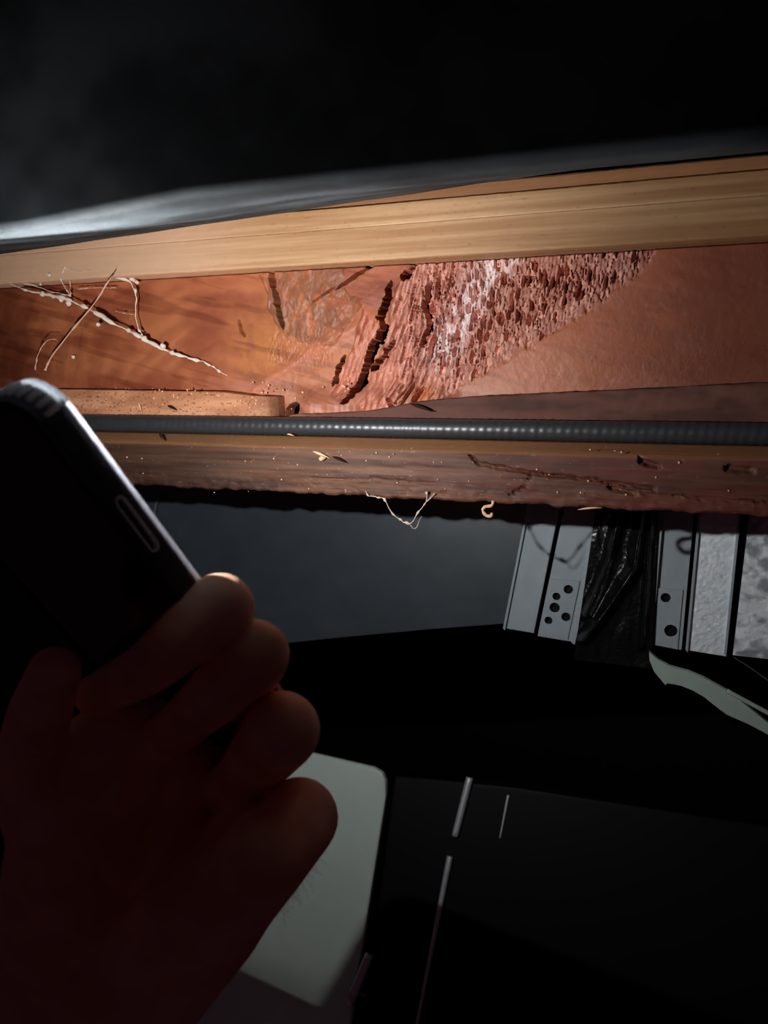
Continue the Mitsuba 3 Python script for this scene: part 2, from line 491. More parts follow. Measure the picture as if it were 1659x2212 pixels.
# the crushed foot of the rot bulges out over the lip below
foot = sstep(7, -7, Vg + 3 * (fbm(Ug / 6, Vg / 6, 3, 3, 71) - 0.5)) * sstep(-212, -196, Ug) * sstep(-108, -126, Ug)
Yd -= 13 * foot * (0.75 + 0.25 * fbm(Ug / 7, 2.0, 0, 3, 72))
gouge = ((u + 212.5 - 0.5 * (Vg + 10)) / 4.6) ** 2 + ((v + 10) / 4.2) ** 2
Yd += 60 * sstep(1.25, 0.85, gouge)
through = (Yd > 12.5) & (Vg < 67)
Yd = np.clip(Yd, -16, 11)
Yd = np.where((Ug < -588) | (Ug > 208), 1.0, Yd)

mesh, nring = front_solid(us * MM, 1.0 + vs * MM, 0.42 + Yd * MM, 0.455)
# where the crack goes right through, the faces of its bottom and of the beam's back there are left out
nr = nring
fi = np.array(mesh.faces)
row, ring_i = fi // nr, fi % nr
grid_f = fi.max(1) < len(us) * nr
thr = np.zeros((len(us) + 2, nr), bool)
thr[:len(us), 1:-1] = through
hole = grid_f & thr[np.minimum(row, len(us)), ring_i].all(1)
backf = grid_f & ((ring_i == 0) | (ring_i == nr - 1)).all(1) & (us[np.minimum(row, len(us) - 1)] > -224).all(1) & (us[np.minimum(row, len(us) - 1)] < -128).all(1)
mesh = trimesh.Trimesh(mesh.vertices, fi[~(hole | backf)], process=False)
# colour of the wood, with torch falloff painted in: orange heartwood with darker rings, pink-grey dry rot, a bleached streak of mould and painted glint
n1 = fbm(Ug / 30, Vg / 18, 0, 4, 81)
n2 = fbm(Ug / 5, Vg / 9, 3, 4, 82)
stripe = 0.5 + 0.5 * np.sin(ring * 0.62 + 2.5 * n1)
torch_falloff = sstep(-70, 20, Ug + 40 * (n1 - 0.5))  # torch light fading to the right, painted into the beam's colour
col = lerp(srgb(168, 88, 58), srgb(200, 118, 76), sstep(0.3, 0.7, n1))
col = lerp(col, np.broadcast_to(srgb(140, 64, 42), col.shape), 0.28 * stripe * sstep(-200, -262, Ug))
col = lerp(col, np.broadcast_to(srgb(205, 128, 62), col.shape), 0.7 * np.exp(-(((Ug + 232) / 22) ** 2 + ((Vg - 22) / 24) ** 2)) * sstep(0.3, 0.6, n2))
col = lerp(col, np.broadcast_to(srgb(206, 136, 108), col.shape), 0.7 * sstep(12, 2, Vg + 8 * (n2 - 0.5)) * sstep(-290, -240, Ug))
gr = fbm((Ug - 1.1 * Vg) / 55, (Vg + 0.25 * Ug) / 4.5, 2, 4, 85)
col = lerp(col, col * np.array([0.62, 0.52, 0.48]), 0.75 * sstep(0.5, 0.68, gr))
col = lerp(col, col * np.array([0.55, 0.48, 0.50]), 0.8 * sstep(0.45, 0.65, fbm(Ug / 35, Vg / 16, 9, 3, 86)) * sstep(-110, -40, Ug) * sstep(30, 66, Vg))
pl = plate * smooth
col = lerp(col, np.broadcast_to(srgb(146, 92, 66), col.shape), 0.75 * pl * sstep(0.3, 0.55, n2))
col = lerp(col, np.broadcast_to(srgb(184, 104, 70), col.shape), 0.7 * sstep(-120, -60, Ug) * (1 - rot))
col = lerp(col, np.broadcast_to(srgb(214, 132, 100), col.shape), 0.6 * np.exp(-(dr1 / 4.0) ** 2) * smooth)
rc_ = lerp(srgb(160, 96, 78), srgb(216, 154, 134), sstep(0.25, 0.8, h2 * 0.6 + 0.4 * n2))
rc_ = lerp(rc_, np.broadcast_to(srgb(208, 128, 100), rc_.shape), 0.6 * sstep(-135, -165, Ug))
fd, _ = dist_line(u, v, [(-122, 22), (-111.2, 39.6), (-101.2, 56.4), (-86.7, 72.0)])
rc_ = lerp(rc_, np.broadcast_to(srgb(242, 222, 218), rc_.shape), 0.85 * np.exp(-(fd / 8) ** 2) * sstep(0.3, 0.6, fbm(Ug / 3, Vg / 5, 1, 3, 84)))
rc_ = lerp(rc_, np.broadcast_to(srgb(206, 120, 70), rc_.shape), 0.8 * np.exp(-(((Ug + 128) / 7) ** 2 + ((Vg + 2) / 6) ** 2)))
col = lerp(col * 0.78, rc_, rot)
col = lerp(col, col * np.array([0.42, 0.36, 0.40]), torch_falloff)
col = lerp(col, col * np.array([0.45, 0.36, 0.36]), sstep(-385, -425, Ug + 40 * (n1 - 0.5)))  # far left end, hardly reached by the torch: shade painted in
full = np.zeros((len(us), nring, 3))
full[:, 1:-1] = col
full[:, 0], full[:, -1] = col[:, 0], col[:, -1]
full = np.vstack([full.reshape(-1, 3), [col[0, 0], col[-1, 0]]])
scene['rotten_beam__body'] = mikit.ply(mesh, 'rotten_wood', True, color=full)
tag('rotten_beam', 'reddish beam with cracked crumbly dry rot behind the black cable', 'beam')


# lips: the split-off lower strips of the beam that stand proud under it
def lip(x0, x1, topf, seed, endr=0):
    xs = np.arange(x0, x1 + 1e-9, 0.9)
    n = 30
    t = np.linspace(0, 1, n)
    top = np.array([topf(x) for x in xs])
    zb = -24.0
    # profile: back of the top, rounded top edge, front face down
    Z = np.empty((len(xs), n))
    Y = np.empty((len(xs), n))
    for i, x in enumerate(xs):
        f = 1.0
        if endr:
            f = math.sqrt(max(0.0, 1 - max(0, 1 - (x - x0) / endr) ** 2)) if endr > 0 else math.sqrt(max(0.0, 1 - max(0, 1 - (x1 - x) / -endr) ** 2))
        h = max(top[i], zb + 1.0)
        front = 421 - 17 * (0.12 + 0.88 * f)
        s = t
        Y[i] = np.where(s < 0.3, 421 + (front + 1.6 - 421) * s / 0.3, front + 1.6 * np.clip(1 - (s - 0.3) / 0.12, 0, 1) ** 2)
        Z[i] = np.where(s < 0.3, h, h - 1.6 * (1 - np.sqrt(np.clip(1 - np.clip((s - 0.3) / 0.12, 0, 1) ** 2, 0, 1))))
        Z[i] = np.where(s > 0.42, (h - 1.6) + (zb - h + 1.6) * (s - 0.42) / 0.58, Z[i])
    X = np.repeat(xs[:, None], n, 1)
    nz = fbm(X / 6, Z / 4, Y / 4, 4, seed) - 0.5
    mid = (t > 0.05) & (t < 0.97)
    Y = Y + 1.1 * nz * mid
    Z = Z + 0.9 * (fbm(X / 4, Y / 3, Z / 3, 3, seed + 5) - 0.5) * ((t > 0.03) & (t < 0.6))
    m, _ = front_solid(xs * MM, 1.0 + Z[:, ::-1] * MM, Y[:, ::-1] * MM, 0.4215)
    return m


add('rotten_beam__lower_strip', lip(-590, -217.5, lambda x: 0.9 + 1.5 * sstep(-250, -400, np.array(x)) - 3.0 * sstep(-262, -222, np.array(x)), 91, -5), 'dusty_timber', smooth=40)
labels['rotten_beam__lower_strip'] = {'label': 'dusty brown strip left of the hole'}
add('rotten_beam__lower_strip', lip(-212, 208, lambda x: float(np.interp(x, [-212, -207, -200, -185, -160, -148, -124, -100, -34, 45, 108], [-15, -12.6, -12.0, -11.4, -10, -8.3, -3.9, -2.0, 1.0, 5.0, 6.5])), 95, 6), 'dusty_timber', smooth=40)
labels['rotten_beam__lower_strip_001'] = {'label': 'dark brown strip right of the hole'}

# ------------------------------------------------------------------ pale batten above the rotten beam
prof = [(440, 70.7), (406.2, 70.7), (405.2, 71.2), (404.8, 72.2), (404.9, 88.4), (405.7, 88.8), (405.7, 89.3), (404.9, 89.7), (405.0, 99.4), (405.6, 100.0), (407.4, 100.6), (407.6, 106.2), (408.4, 107.0), (440, 107.0)]
xs = np.arange(-620, 220.1, 2.0)
pv = []
for x in xs:
    k = 0.35 * (fbm(np.array(x / 25.0), np.array(1.0), 0.0, 3, 5) - 0.5)
    for j, (y, z) in enumerate(prof):
        r = 0.5 * (meshkit.noise(np.array([x / 3.0, j * 3.1, 0]), 6) - 0.5) if y < 430 else 0
        g = 0.8 * max(0.0, -0.3 + float(meshkit.noise(np.array([x / 40.0, 9.0, 0]), 8))) if j in (5, 6) else 0
        pv.append([x * MM, (y + (k if y < 430 else 0) + 0.25 * r - g) * MM, 1 + (z + 0.5 * r) * MM])
pv = np.array(pv)
n = len(prof)
f = grid_faces(len(xs), n, True)
cap = [[0, j, j + 1] for j in range(1, n - 1)]
cap = np.array(cap)
f = np.vstack([f, cap[:, ::-1], cap + (len(xs) - 1) * n])
m = trimesh.Trimesh(pv, f, process=False)
trimesh.repair.fix_normals(m)
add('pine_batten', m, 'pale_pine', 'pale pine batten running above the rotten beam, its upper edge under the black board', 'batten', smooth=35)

# ------------------------------------------------------------------ lower rail with the cable on its ledge
xs = np.arange(-620, 220.1, 1.0)
pp = [(455, -24)] + [(y, -24 - 0 * y) for y in np.linspace(400, 386, 4)] + [(384, -24.4), (378, -27.6), (376, -28.6)] + \
     [(375.2 - 0.3 * math.sin(math.pi * s), -29.6 - 23.4 * s) for s in np.linspace(0, 1, 30)] + [(376.0, -54.0), (380, -54.4), (455, -54.4)]
pp = np.array(pp)
X = np.repeat(xs[:, None], len(pp), 1)
Y = np.repeat(pp[None, :, 0], len(xs), 0)
Z = np.repeat(pp[None, :, 1], len(xs), 0)
fr = (Y < 383).astype(float)
rgh = sstep(-40, -53, Z)
Y = Y + fr * (1.3 * (fbm(X / 22, Z / 3.5, 0, 4, 101) - 0.5) + 1.8 * rgh * (fbm(X / 5, Z / 3, 0, 3, 102) - 0.5))
Z = Z + (Z < -52) * fr * 2.6 * (fbm(X / 6, 0.0, 0, 4, 103) - 0.62)
for pts, w, dp in (([(-92, -31), (-88, -35), (-62, -38.5), (-30, -41), (-5, -44)], 0.75, 2.2), ([(-62, -39), (-64, -45), (-72, -50)], 0.5, 1.2), ([(-25, -44), (-14, -46.5)], 0.9, 2.5), ([(-12, -31), (-4, -33.5)], 1.3, 3.0), ([(26, -33.5), (35, -34)], 1.5, 2.2), ([(-10, -46), (20, -47.5), (60, -48)], 0.5, 1.2), ([(-180, -46), (-140, -44.5), (-110, -46)], 0.5, 0.8)):
    d, t = dist_line(X + 1.6 * (fbm(X / 3, Z / 2, 1, 3, 104) - 0.5), Z + 1.6 * (fbm(X / 3, Z / 2, 5, 3, 105) - 0.5), pts)
    Y = Y + fr * dp * sstep(1.2, 0.5, d / w)
vv_ = np.stack([X, Y, 1000 + Z], -1).reshape(-1, 3) * MM
n = len(pp)
f = grid_faces(len(xs), n, True)
cap = np.array([[0, j, j + 1] for j in range(1, n - 1)])
f = np.vstack([f, cap[:, ::-1], cap + (len(xs) - 1) * n])
m = trimesh.Trimesh(vv_, f, process=False)
trimesh.repair.fix_normals(m)
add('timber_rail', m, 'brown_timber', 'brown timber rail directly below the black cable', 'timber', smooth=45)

xs = np.arange(-620, 220.1, 0.5)
n = 28
th = np.arange(n) * 2 * np.pi / n
rad = 5.15 + 0.075 * np.cos(2 * np.pi * xs[:, None] / 4.3 + th[None]) + 0.10 * (meshkit.noise(np.stack(np.broadcast_arrays(xs[:, None] / 2, th[None] * 2, 0.0), -1), 3) - 0.5)
sag = 0.5 * np.sin(xs / 140.0)
cv = np.stack([np.repeat(xs[:, None], n, 1), 389.6 + rad * np.cos(th), 1000 - 18.55 + 0 * sag[:, None] + rad * np.sin(th)], -1).reshape(-1, 3) * MM
f = grid_faces(len(xs), n, True)
cap = np.array([[0, j, j + 1] for j in range(1, n - 1)])
m = trimesh.Trimesh(cv, np.vstack([f, cap[:, ::-1], cap + (len(xs) - 1) * n]), process=False)
trimesh.repair.fix_normals(m)
add('electric_cable', m, 'cable_rubber', 'black rubber cable running along the timber rail below the rotten beam', 'cable', smooth=True)

# ------------------------------------------------------------------ black board overhead, nearer than the torch, its underside lit
YN = 0.1925
xs = np.linspace(-0.62, 0.22, 85)
bv = []
for x in xs:
    zb = 1.107 + min(0.0, 0.049 * (x + 0.048)) + 0.0004
    w = 0.0006 * (float(meshkit.noise(np.array([x * 30, 0, 0]), 4)) - 0.5)
    r = 0.003
    z0 = 1.0490 + 0.0046 * min(1.0, max(0.0, (x + 0.19) / 0.06))
    arc = [(YN + r - r * math.cos(a), z0 + r - r * math.sin(a)) for a in np.linspace(0, math.pi / 2 - 0.2, 8)]
    ys = np.linspace(YN + 0.008, 0.4042, 10)
    und = [(y, z0 + 0.0003 + (zb - z0 - 0.0003) * (y - YN - 0.008) / (0.4042 - YN - 0.008) + w) for y in ys[1:]]
    prof = [(YN, 1.34)] + arc + und + [(0.4042, 1.34)]
    bv += [[x, y, z] for y, z in prof]
n = len(prof)
f = grid_faces(len(xs), n, True)
cap = np.array([[n - 2, j + 1, j] for j in range(0, n - 3)] + [[n - 2, 0, n - 1]])
f = np.vstack([f, cap, cap[:, ::-1] + (len(xs) - 1) * n])
m = trimesh.Trimesh(np.array(bv), f, process=False)
trimesh.repair.fix_normals(m)
add('black_board', m, 'black_paint', 'large black board across the top, its lit underside meeting the pine batten', 'board', smooth=35)

# ------------------------------------------------------------------ steelwork in the gap behind
YB = 0.54
add('steel_sheet', sheet_xz([(-0.45, 0.97), (-0.080, 0.97), (-0.1025, 0.8335), (-0.16, 0.823), (-0.235, 0.808), (-0.32, 0.79), (-0.45, 0.763)], YB + 0.002, YB + 0.004), 'dark_steel', 'dark blue-grey metal sheet under the timber rail, left of the perforated steel posts', 'metal sheet')


def lean(x, z, k):
    return x + (z - 0.87) * k


def strip(x0, x1, z0, z1, y0, y1, k, holes=(), bevel=0.0):
    """An upright plate with round holes, leaning by k."""
    p = sg.Polygon([(lean(x0, z0, k), z0), (lean(x1, z0, k), z0 - 0.0015), (lean(x1, z1, k), z1), (lean(x0, z1, k), z1)])
    for hx, hz, r in holes:
        p = p.difference(sg.Point(hx, hz).buffer(r, 24))
    return sheet_xz(p, y0, y1)


def post(name, k, web, plate, flange, nail, holes, labs, spangle):
    t = 0.0012
    add(name + '__web', strip(*web, 0.97, YB - 0.004, YB - 0.004 + t, k), spangle, smooth=False)
    wx0, wx1, wz0 = web
    for xe in (wx0, wx1 - 0.0014):
        add(name + '__folded_edge', strip(xe, xe + 0.0014, wz0 + 0.0005, 0.97, YB - 0.0065, YB - 0.0042, k), 'zinc_plain')
    add(name + '__face_plate', strip(*plate, 0.97, YB - 0.002, YB - 0.0005, k, [(h[0], h[1], h[2] * 1.15) for h in holes]), 'zinc_plain')
    add(name + '__flange', strip(*flange, 0.97, YB - 0.0055, YB - 0.0022, k), 'zinc_plain')
    add(name + '__nail_plate', strip(nail[0], nail[1], nail[2], nail[3], YB - 0.0034, YB - 0.0022, k, holes), 'zinc_plain')
    for hx, hz, r in holes:
        add(name + '__hole', trimesh.creation.cylinder(radius=r * 1.1, height=0.001, sections=20, transform=trimesh.transformations.translation_matrix([hx, YB + 0.0012, hz]) @ trimesh.transformations.rotation_matrix(math.pi / 2, [1, 0, 0])), 'black_plastic')
    tag(name, *labs)


post('steel_post', 0.165, (-0.0985, -0.0765, 0.8315), (-0.0735, -0.0495, 0.8275), (-0.0492, -0.0468, 0.8265), (-0.0728, -0.0525, 0.829, 0.8705),
     [(-0.0600, 0.8640, 0.0032), (-0.0680, 0.8582, 0.0028), (-0.0690, 0.8500, 0.0036), (-0.0610, 0.8440, 0.0032), (-0.0730, 0.8402, 0.0028)],
     ('grey steel post with a five-hole nail plate, between dark sheet and black film', 'steel post'), 'zinc_plain')
post('steel_post_001', 0.028, (0.0195, 0.0445, 0.8295), (-0.0015, 0.0170, 0.8300), (-0.0052, -0.0018, 0.8295), (-0.0008, 0.0145, 0.8305, 0.8702),
     [(0.0040, 0.8640, 0.0032), (0.0085, 0.8415, 0.0042)],
     ('bright galvanised steel post right of the black film, with two round holes', 'steel post'), 'zinc_spangle')
add('galvanised_sheet', strip(0.0492, 0.24, 0.829, 0.97, YB - 0.003, YB - 0.0015, 0.04), 'zinc_rough', 'mottled galvanised sheet right of the bright steel post', 'metal sheet')
add('dark_backing', box(-0.100, 0.24, YB + 0.006, YB + 0.01, 0.83, 0.97), 'black_plastic', 'black backing strip visible in the slits between the steel posts', 'backing board')

# crumpled black film between the posts
xs, zs = np.linspace(-0.0485, -0.0035, 60), np.linspace(0.815, 0.97, 150)
Xg, Zg = np.meshgrid(xs, zs, indexing='ij')
Xl = Xg + (Zg - 0.87) * 0.10
Yf = 0.532 + 0.003 * (fbm(Xl * 120, Zg * 40, 0.0, 3, 121) - 0.5)
for pts, w, h in (([(-0.030, 0.925), (-0.034, 0.89), (-0.044, 0.85)], 0.0035, 0.009), ([(-0.014, 0.93), (-0.017, 0.885), (-0.032, 0.855), (-0.044, 0.832)], 0.0035, 0.010), ([(-0.008, 0.93), (-0.009, 0.83)], 0.002, 0.005)):
    d, _ = dist_line(Xg, Zg, pts)
    Yf = Yf - h * np.exp(-(d / w) ** 2)
gm, _ = front_solid(xs, zs, Yf, 0.5385)
v = np.array(gm.vertices)
v[:, 0] += (v[:, 2] - 0.87) * 0.10 * np.clip((-0.0035 - v[:, 0]) / 0.045, 0, 1)
add('black_film_fold', trimesh.Trimesh(v, gm.faces, process=False), 'black_film', 'crumpled glossy black plastic film hanging between the two steel posts', 'plastic film', smooth=60)

# thin wire behind the phone
add('thin_wire', tube(spline([aty(341, 1072, 0.5375), aty(333, 1110, 0.538), aty(320, 1160, 0.538), aty(300, 1230, 0.538)], 14), 0.0012), 'grey_wire', 'short thin grey wire hanging under the timber rail beside the phone', 'wire', smooth=True)

# ------------------------------------------------------------------ things farther down
TILT_N = np.array([0.0, -0.93, 0.3676])


def lean_plane(x, y, off=0.0):
    """A point of the leaning front of the things low down (off: how far towards the viewer)."""
    r = ray(x, y)
    p0 = aty(760, 1720, 0.52) + TILT_N * off
    return CAM + r * (((p0 - CAM) @ TILT_N) / (r @ TILT_N))


def lean_solid(px, thick, off=0.0, e=0.002):
    """A plate with the outline px, lying in the leaning plane, its front edge rounded."""
    q = np.array([lean_plane(x, y, off) for x, y in px])
    ex, ez = np.array([1.0, 0, 0]), np.cross(TILT_N, [1.0, 0, 0])
    o = q[0]
    flat = sg.Polygon([((p - o) @ ex, (p - o) @ ez) for p in q])
    m = slab(flat.buffer(-0.006).buffer(0.006), -thick, 0.0) if e <= 0 else m3.Manifold.hull_points(np.vstack([np.column_stack([np.array(flat.buffer(-e * (1 - math.sin(a))).exterior.coords), np.full(len(flat.buffer(-e * (1 - math.sin(a))).exterior.coords), -e + e * math.cos(a))]) for a in np.linspace(0, math.pi / 2, 6)] + [np.column_stack([np.array(flat.exterior.coords), np.full(len(flat.exterior.coords), -thick)])]))
    v, f = tri(m)
    return trimesh.Trimesh(o + v[:, :1] * ex + v[:, 1:2] * ez + v[:, 2:] * TILT_N, f, process=False)


P9 = lambda pts, Y=0.9: [tuple(aty(x, y, Y)[[0, 2]]) for x, y in pts]
pale = [(420, 1568), (690, 1635), (770, 1650), (806, 1657), (824, 1668), (832, 1686), (833, 1720), (820, 1800), (785, 2010), (748, 2260), (260, 2260)]
add('enamel_panel', lean_solid(pale, 0.006), 'pale_enamel', 'pale greenish white panel with a rounded corner, partly behind the hand', 'panel', smooth=30)
bp = [(853, 1674), (1010, 1690), (1120, 1700), (1300, 1730), (1700, 1790), (1700, 2270), (774, 2270), (810, 2030), (843, 1830)]
add('black_cabinet__body', lean_solid(bp, 0.02, -0.002), 'black_plastic', smooth=30)


def bar(a, b, Y, r0, r1):
    pts = [lean_plane(a[0] + (b[0] - a[0]) * s, a[1] + (b[1] - a[1]) * s, Y) for s in np.linspace(0, 1, 12)]
    return tube(pts, np.linspace(r0, r1, 12), 10)


add('black_cabinet__chrome_strip', bar((1015, 1680), (983, 1806), 0.0, 0.0029, 0.0026), 'chrome', 'upper length of chrome trim', smooth=True)
add('black_cabinet__chrome_strip', bar((972, 1850), (898, 2225), 0.0, 0.0024, 0.0010), 'chrome', 'lower length of chrome trim, tapering', smooth=True)
add('black_cabinet__chrome_strip', bar((1098, 1718), (1080, 1810), -0.0015, 0.0011, 0.0007), 'chrome', 'short thin chrome line at the right', smooth=True)
add('black_cabinet__handle', bar((798, 2062), (762, 2150), 0.003, 0.0033, 0.0036), 'chrome', 'polished metal catch', smooth=True)
tag('black_cabinet', 'black cabinet with thin chrome trim strips, right of the pale panel', 'cabinet')
add('knob', trimesh.creation.icosphere(3, 0.0026).apply_translation(lean_plane(756, 2171, 0.003)), 'chrome', 'tiny round metal knob below the polished catch of the black cabinet', 'knob', smooth=True)

band = P9([(1402, 1408), (1423, 1427), (1447, 1440), (1487, 1451), (1521, 1465), (1570, 1492), (1607, 1520), (1659, 1562), (1720, 1600), (1720, 1622), (1659, 1587), (1620, 1566), (1570, 1544), (1546, 1526), (1521, 1506), (1497, 1492), (1470, 1481), (1442, 1476), (1437, 1480), (1413, 1451), (1403, 1427)], 0.50)
add('curved_trim', sheet_xz(band, 0.50, 0.504), 'pale_plastic', 'pale curved plastic trim below the galvanised steel posts at the right', 'trim')
add('curved_trim__upper_edge', tube(spline([aty(1570, 1492, 0.499), aty(1607, 1512, 0.499), aty(1659, 1540, 0.499), aty(1720, 1572, 0.499)], 20), 0.0014), 'pale_plastic', smooth=True)
add('thin_wire', tube([aty(1585, 1420, 0.5), aty(1625, 1445, 0.5), aty(1700, 1500, 0.5)], 0.0003), 'grey_wire', 'thin slanting wire under the mottled galvanised sheet at the right', 'wire', smooth=True)

# ------------------------------------------------------------------ phone in its clear case, torch on
PW, PL, PT = 0.0745, 0.158, 0.0085          # width, length, thickness
C0 = LED - 0.025 * W + 0.012 * L             # its top right back corner (before rounding)
frame = np.eye(4)
frame[:3, 0], frame[:3, 1], frame[:3, 2] = W, -L, -A      # local x: to the left, y: down the phone, z: to the screen
frame[:3, 3] = C0
if np.linalg.det(frame[:3, :3]) < 0:
    raise ValueError('frame')


def P(key, m, bsdf, label=None, smooth=30):
    v, f = tri(m) if hasattr(m, 'to_mesh') else (np.array(m.vertices), np.array(m.faces))
    v = v @ frame[:3, :3].T + frame[:3, 3]
    return add(key, trimesh.Trimesh(v, f, process=False), bsdf, label, smooth=smooth)


outline = rrect(0, 0, PW, PL, 0.0105)
body = slab(outline, 0.0, PT, 0.0022)
P('phone__body', body, 'phone_black')
P('phone__screen', slab(outline.buffer(-0.0028), PT, PT + 0.0003), 'screen_glass', 'dark switched-off screen')
# torch lens and camera lenses on the back
lx, ly = 0.025, 0.012
ledm = trimesh.creation.cylinder(radius=LED_RADIUS, height=0.0004, sections=32)
ledm.apply_translation([lx, ly, -0.0004])
P('phone__flashlight', ledm, 'button_metal', 'small torch lens shining on the beam')
disc = trimesh.creation.icosphere(3, 1.0)
v, f = np.array(disc.vertices), np.array(disc.faces)
v = np.column_stack([v[:, 0] * LED_RADIUS * 0.85, v[:, 1] * LED_RADIUS * 0.85, np.where(v[:, 2] < 0, v[:, 2] * 0.0010, 0.0)]) + [lx, ly, -0.0007]
v = v @ frame[:3, :3].T + frame[:3, 3]
d_ = mikit.ply(trimesh.Trimesh(v, f, process=False), 'button_metal')
d_['emitter'] = {'type': 'area', 'radiance': rgb(LED_RADIANCE)}
scene['phone__flashlight__bulb'] = d_
for cy in (0.026, 0.044):
    for cx in (0.014, 0.030):
        q = trimesh.creation.cylinder(radius=0.0048, height=0.0012, sections=28)
        q.apply_translation([cx, cy, -0.0006])
        P('phone__camera_lens', q, 'black_lens')
# buttons on the right side
for y0, y1 in ((0.043, 0.059),):
    q = slab(rrect(y0, 0.0028, y1, 0.0058, 0.0014), 0, 0.0006)
    v, f = tri(q)
    v = np.column_stack([-v[:, 2] + 0.0001, v[:, 0], v[:, 1]])
    P('phone__button', trimesh.Trimesh(v, f[:, ::-1], process=False), 'phone_black')
tag('phone', 'black phone held up by the hand, its torch lighting the beam', 'phone')

g = 0.0004
co = outline.buffer(0.0016)
zb, zt = -0.0016, PT + 0.0009
shell = slab(co, zb, zt, 0.0012) - slab(outline.buffer(g), -0.0002, 0.02) - slab(rrect(0.006, 0.003, 0.040, 0.055, 0.006), -0.01, 0.005)
# cut-outs for the buttons in the side wall
q = slab(rrect(0.040, 0.0022, 0.062, 0.0064, 0.0021), -0.0005, 0.004)
v, f = tri(q)
v = np.column_stack([-v[:, 2] + 0.0002, v[:, 0], v[:, 1]])
cut = m3.Manifold(m3.Mesh(np.asarray(v, np.float32), np.asarray(f[:, ::-1], np.uint32)))
shell = shell - cut
corner_box = m3.Manifold.cube([0.03, 0.0185, 0.03]).translate([-0.01, -0.01, -0.01])
P('phone_case__shell', shell - corner_box, 'clear_case')
P('phone_case__bumper_corner', (slab(rrect(-0.0016, -0.0016, PW + 0.0016, PL + 0.0016, 0.0122), -0.0030, PT + 0.0008, 0.0016) - slab(outline.buffer(0.0009), -0.01, 0.02)) ^ m3.Manifold.cube([0.04, 0.018, 0.03]).translate([-0.01, -0.0095, -0.01]), 'bumper_clear')
ringp = rrect(0.040, 0.0022, 0.062, 0.0064, 0.0021)
q = slab(ringp.difference(ringp.buffer(-0.0005)), 0.0, 0.0020)
v, f = tri(q)
v = np.column_stack([-v[:, 2] + 0.0, v[:, 0], v[:, 1]])
P('phone_case__button_rim', trimesh.Trimesh(v, f[:, ::-1], process=False), 'case_ridge')
# raised lip round the back, thicker at the air-cushion corner
lipm = slab(co, -0.0030, -0.0013) - slab(outline.buffer(0.0004), -0.01, 0.01)
P('phone_case__back_lip', lipm, 'lip_clear', 'bright raised lip round the back')
# ribs of the air cushion in the top right corner
cx = cy = 0.0105
for k, a in enumerate(np.radians([12, 27, 42, 57, 72, 87])):
    c = np.array([cx - (0.0105 + 0.0024) * math.cos(a), cy - (0.0105 + 0.0024) * math.sin(a)])
    q = tube([[c[0], c[1], 0.0018], [c[0], c[1], 0.0068]], 0.0009, 8)
    P('phone_case__corner_rib', q, 'case_ridge', smooth=True)
tag('phone_case', 'clear soft case on the black phone, with ribbed bumper corner', 'phone case')
labels['phone_case__corner_rib'] = {'label': 'whitish rib in the clear bumper corner'}

# ------------------------------------------------------------------ the hand
plane0 = C0 - A * (PT + 0.0018)              # screen side of the case


def on_screen(x, y, lift):
    r = ray(x, y)
    d = ((plane0 - CAM) @ A) / (r @ A)
    return CAM + r * d - A * lift


def behind(x, y, lift):
    r = ray(x, y)
    q = C0 + A * 0.0024
    d = ((q - CAM) @ A) / (r @ A)
    return CAM + r * d + A * lift


def knuckle(x, y, off):
    """The point behind this pixel that lies off metres behind the plane of the torch."""
    r = ray(x, y)
    return CAM + r * (((LED - CAM) @ A + off) / (r @ A))


KN = [(474, 1314, -0.0015, 77), (548, 1415, -0.0055, 78), (607, 1578, -0.015, 85), (645, 1768, -0.026, 86)]
PIP = [knuckle(x, y, o) for x, y, o, _ in KN]
RP = [rp * ((q - CAM) @ CF) / FPX for q, (_, _, _, rp) in zip(PIP, KN)]
DIP = [on_screen(352, 1402, 0.0090), on_screen(412, 1530, 0.0094), on_screen(468, 1690, 0.0092), on_screen(520, 1858, 0.0080)]
RD = [0.0094, 0.0094, 0.0092, 0.0086]
TIP = [on_screen(235, 1470, 0.0076), on_screen(290, 1610, 0.0078), on_screen(345, 1775, 0.0076), on_screen(415, 1935, 0.0066)]
RT = [0.0086, 0.0086, 0.0084, 0.0076]
MID = [on_screen(412, 1352, 0.0075), on_screen(480, 1470, 0.0085), on_screen(545, 1640, 0.0085), on_screen(590, 1810, 0.0085)]
MCP = [behind(400, 1500, 0.0105), behind(450, 1610, 0.0095), behind(510, 1725, 0.009), at(575, 1860, 0.262)]
RM = [0.0115, 0.0118, 0.0122, 0.0140]
WR = [at(110, 1960, 0.30), at(200, 2120, 0.295), at(300, 2190, 0.29)]
RW = [0.020, 0.021, 0.019]
HYP = at(470, 2000, 0.275)
THEN = at(120, 1800, 0.285)
FA = [at(-180, 2500, 0.35), at(40, 2620, 0.35)]


def sph(c, r, n=24):
    return m3.Manifold.sphere(r, n).translate([float(t) for t in c])


def bone(a, ra, b, rb):
    return m3.Manifold.batch_hull([sph(a, ra), sph(b, rb)])


